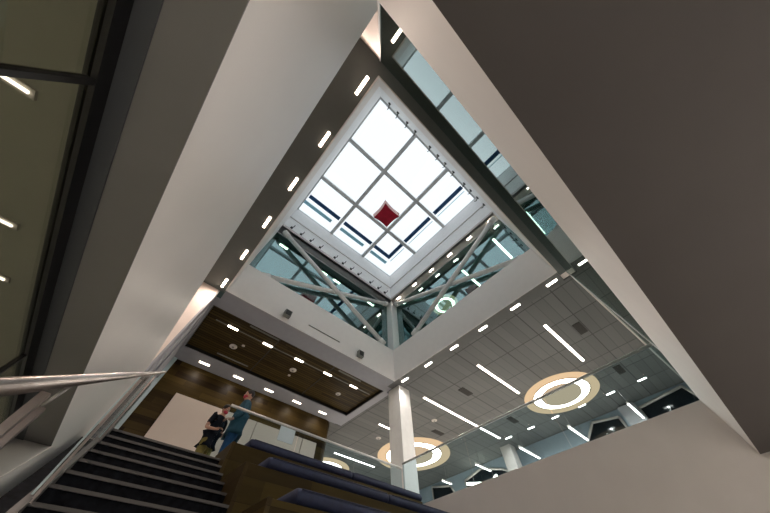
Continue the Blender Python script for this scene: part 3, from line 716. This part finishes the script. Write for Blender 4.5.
def person(base, yaw, h, label, top, bottom, cap, arms, look, sleeves='short', hairlong=False, bulk=.02):
    """built standing at the origin facing +x, then turned by yaw and set down at base (feet level)"""
    k = h / 1.75
    t = thing('person', base, label, 'person')
    rot = Matrix.Rotation(yaw, 3, 'Z'); bx, by, bz = base
    W = lambda p: Vector((bx, by, bz)) + rot @ (Vector(p) * k)
    j = {'pel': ((0, 0, .95), (.115, .15)), 'wai': ((.0, 0, 1.10), (.10, .135)), 'che': ((.01, 0, 1.30), (.12, .165)), 'nb': ((0, 0, 1.45), (.075, .09)), 'neck': ((.01, 0, 1.52), .052), 'hb': ((.02, 0, 1.60), .06)}
    e = [('pel', 'wai'), ('wai', 'che'), ('che', 'nb'), ('nb', 'neck'), ('neck', 'hb')]
    for s, sg in (('l', 1), ('r', -1)):
        sh, el, wr, hd = arms[s]
        j['s' + s] = (sh, .058); j['e' + s] = (el, .042); j['w' + s] = (wr, .028); j['p' + s] = (hd, .034)
        e += [('nb', 's' + s), ('s' + s, 'e' + s), ('e' + s, 'w' + s), ('w' + s, 'p' + s)]
        j['h' + s] = ((.0, .095 * sg, .88), .095); j['k' + s] = ((.03, .10 * sg, .50), .062); j['a' + s] = ((-.02, .105 * sg, .09), .040); j['f' + s] = ((.10, .12 * sg, .035), .035)
        e += [('pel', 'h' + s), ('h' + s, 'k' + s), ('k' + s, 'a' + s), ('a' + s, 'f' + s)]
    vs, fs = skin_mesh({n: (Vector(p), r) for n, (p, r) in j.items()}, e)
    body = MB(); body.add([W(v) for v in vs], fs, True)
    # fingers: four of unequal length and a thumb, curled
    for s, sg in (('l', 1), ('r', -1)):
        wr = Vector(arms[s][2]); hd = Vector(arms[s][3]); d = (hd - wr).normalized(); side = d.cross(Vector((0, 0, 1))).normalized()
        dn = d.cross(side).normalized()
        if dn.z > 0: dn = -dn
        for q, (off, ln) in enumerate(((-.027, .065), (-.009, .078), (.009, .074), (.026, .058))):
            a = hd + side * off + d * .012
            body.tube([W(a), W(a + d * ln * .5 + dn * .004), W(a + d * ln * .8 + dn * .022), W(a + d * ln * .88 + dn * .042)], [.0095 * k, .009 * k, .008 * k, .006 * k], 8)
        a = wr.lerp(hd, .55) + side * (-.028 * sg)
        body.tube([W(a), W(a + side * (-.024 * sg) + d * .02), W(a + side * (-.026 * sg) + d * .05 + dn * .012)], [.011 * k, .010 * k, .007 * k], 8)
    # head turned and tilted by look=(turn, tilt)
    hr_ = Matrix.Rotation(look[0], 3, 'Z') @ Matrix.Rotation(look[1], 3, 'Y')
    hc = Vector((.03, 0, 1.635))
    HW = lambda p: W(hc + hr_ @ Vector(p))
    full = rot @ hr_
    body.ell(HW((0, 0, .015)), (.098 * k, .076 * k, .112 * k), rot=full)
    body.ell(HW((.03, 0, -.055)), (.062 * k, .056 * k, .065 * k), rot=full)
    body.ell(HW((.103, 0, -.012)), (.018 * k, .012 * k, .022 * k), 10, 8, full)
    for sg in (1, -1): body.ell(HW((-.005, .078 * sg, -.005)), (.018 * k, .010 * k, .030 * k), 10, 8, full)
    bo = body.build('body', SKIN, t)
    ey = MB()
    for sg in (1, -1): ey.ell(HW((.088, .032 * sg, .018)), (.010 * k, .013 * k, .007 * k), 10, 8, full)
    ey.build('eyes', EYEW, t)
    mk = MB(); mk.ell(HW((.052, 0, -.042)), (.066 * k, .060 * k, .046 * k), rot=full); mk.build('face_mask', MASKR, t)
    ha = MB(); ha.ell(HW((-.018, 0, .042)), (.103 * k, .090 * k, .100 * k), rot=full)
    if hairlong: ha.ell(HW((-.06, 0, -.03)), (.055 * k, .080 * k, .11 * k), rot=full)
    ha.build('hair', HAIR, t)
    # clothes, grown over the same joints
    g = {n: (Vector(j[n][0]), tuple(x + bulk for x in (j[n][1] if isinstance(j[n][1], tuple) else (j[n][1], j[n][1])))) for n in ('pel', 'wai', 'che', 'nb')}
    g['pel'] = (Vector((0, 0, .95)), (.135 + bulk * .7, .175 + bulk * .7)); g['hem'] = (Vector((0, 0, .82)), (.125 + bulk * .7, .165 + bulk * .7)); g['low'] = (Vector((0, 0, .78)), (.12 + bulk * .7, .16 + bulk * .7)); ee = [('low', 'hem'), ('hem', 'pel'), ('pel', 'wai'), ('wai', 'che'), ('che', 'nb')]
    for s in 'lr':
        sh, el, wr, hd = [Vector(x) for x in arms[s]]
        g['s' + s] = (sh, (.078, .078)); cut = el.lerp(sh, .25) if sleeves == 'short' else el
        g['e' + s] = (cut, (.066, .066)); ee += [('nb', 's' + s), ('s' + s, 'e' + s)]
        if sleeves == 'long':
            g['e' + s] = (el, (.056, .056)); g['w' + s] = (wr.lerp(el, .1), (.043, .043)); ee.append(('e' + s, 'w' + s))
    vs, fs = skin_mesh(g, ee); m = MB(); m.add([W(v) for v in vs], fs, True); m.build('shirt', top, t)
    g = {'wst': (Vector((0, 0, 1.04)), (.135, .17)), 'pel': (Vector((0, 0, .92)), (.15, .19))}; ee = [('wst', 'pel')]
    for s, sg in (('l', 1), ('r', -1)):
        g['h' + s] = (Vector((0, .095 * sg, .82)), (.115, .115)); g['k' + s] = (Vector((.03, .10 * sg, .50)), (.078, .078)); g['a' + s] = (Vector((-.02, .105 * sg, .07)), (.062, .062))
        ee += [('pel', 'h' + s), ('h' + s, 'k' + s), ('k' + s, 'a' + s)]
    vs, fs = skin_mesh(g, ee, 1); m = MB(); m.add([W(v) for v in vs], fs, True); m.build('trousers', bottom, t)
    for sg in (1, -1):
        m = MB(); m.ell(W((.05, .115 * sg, .04)), (.135 * k, .05 * k, .045 * k), rot=rot); m.ell(W((.03, .115 * sg, .02)), (.14 * k, .052 * k, .022 * k), rot=rot); m.build('shoe', SHOE, t)
    return t
# shoulder, elbow, wrist, hand for each arm in a frame facing +x
armsA = {'l': ((.0, .19, 1.42), (-.02, .25, 1.14), (.20, .16, 1.08), (.27, .11, 1.09)), 'r': ((.0, -.19, 1.42), (-.02, -.26, 1.14), (.20, -.15, 1.10), (.27, -.10, 1.12))}
armsB = {'l': ((.0, .19, 1.42), (.0, .24, 1.13), (.16, .20, 1.00), (.23, .18, .99)), 'r': ((.0, -.19, 1.42), (-.03, -.23, 1.12), (.05, -.22, .88), (.07, -.21, .80))}
person((1.32, 7.5, F2), math.radians(-62), 1.68, 'person in black short-sleeved shirt and red face mask looking down at their hands', TEE, KHAKI, None, armsA, (0, math.radians(22)))
person((1.56, 6.68, F2), math.radians(170), 1.78, 'taller person in teal shirt and blue jeans leaning by the end of the guard rail', JACKET, JEANS, None, armsB, (.2, .1), sleeves='long', bulk=.05)

# ------------------------------------------------------------------ daylight
w = bpy.data.worlds.new('overcast'); bpy.context.scene.world = w; w.use_nodes = True
bg = w.node_tree.nodes['Background']; bg.inputs[0].default_value = (.93, .97, 1.0, 1); bg.inputs[1].default_value = .90
# ------------------------------------------------------------------ camera
cam = bpy.data.cameras.new('camera'); co = bpy.data.objects.new('camera', cam); C.objects.link(co)
cam.sensor_width = 36; cam.lens = 36 * 241.57 / 770; cam.clip_start = .02
r = Matrix(((0.7447561, -0.66719506, -0.01375132), (-0.57137462, -0.64817185, 0.50339278), (-0.3447744, -0.36704769, -0.86394827)))
co.matrix_world = Matrix.Translation((0, 0, ZO)) @ r.transposed().to_4x4()
sc = bpy.context.scene; sc.camera = co
sc.view_settings.view_transform = 'Standard'; sc.view_settings.look = 'None'; sc.view_settings.gamma = 1; sc.view_settings.exposure = 0.5
sc.view_settings.use_curve_mapping = False
sc.cycles.use_denoising = True
sc.cycles.max_bounces = 12; sc.cycles.diffuse_bounces = 6; sc.cycles.transparent_max_bounces = 16
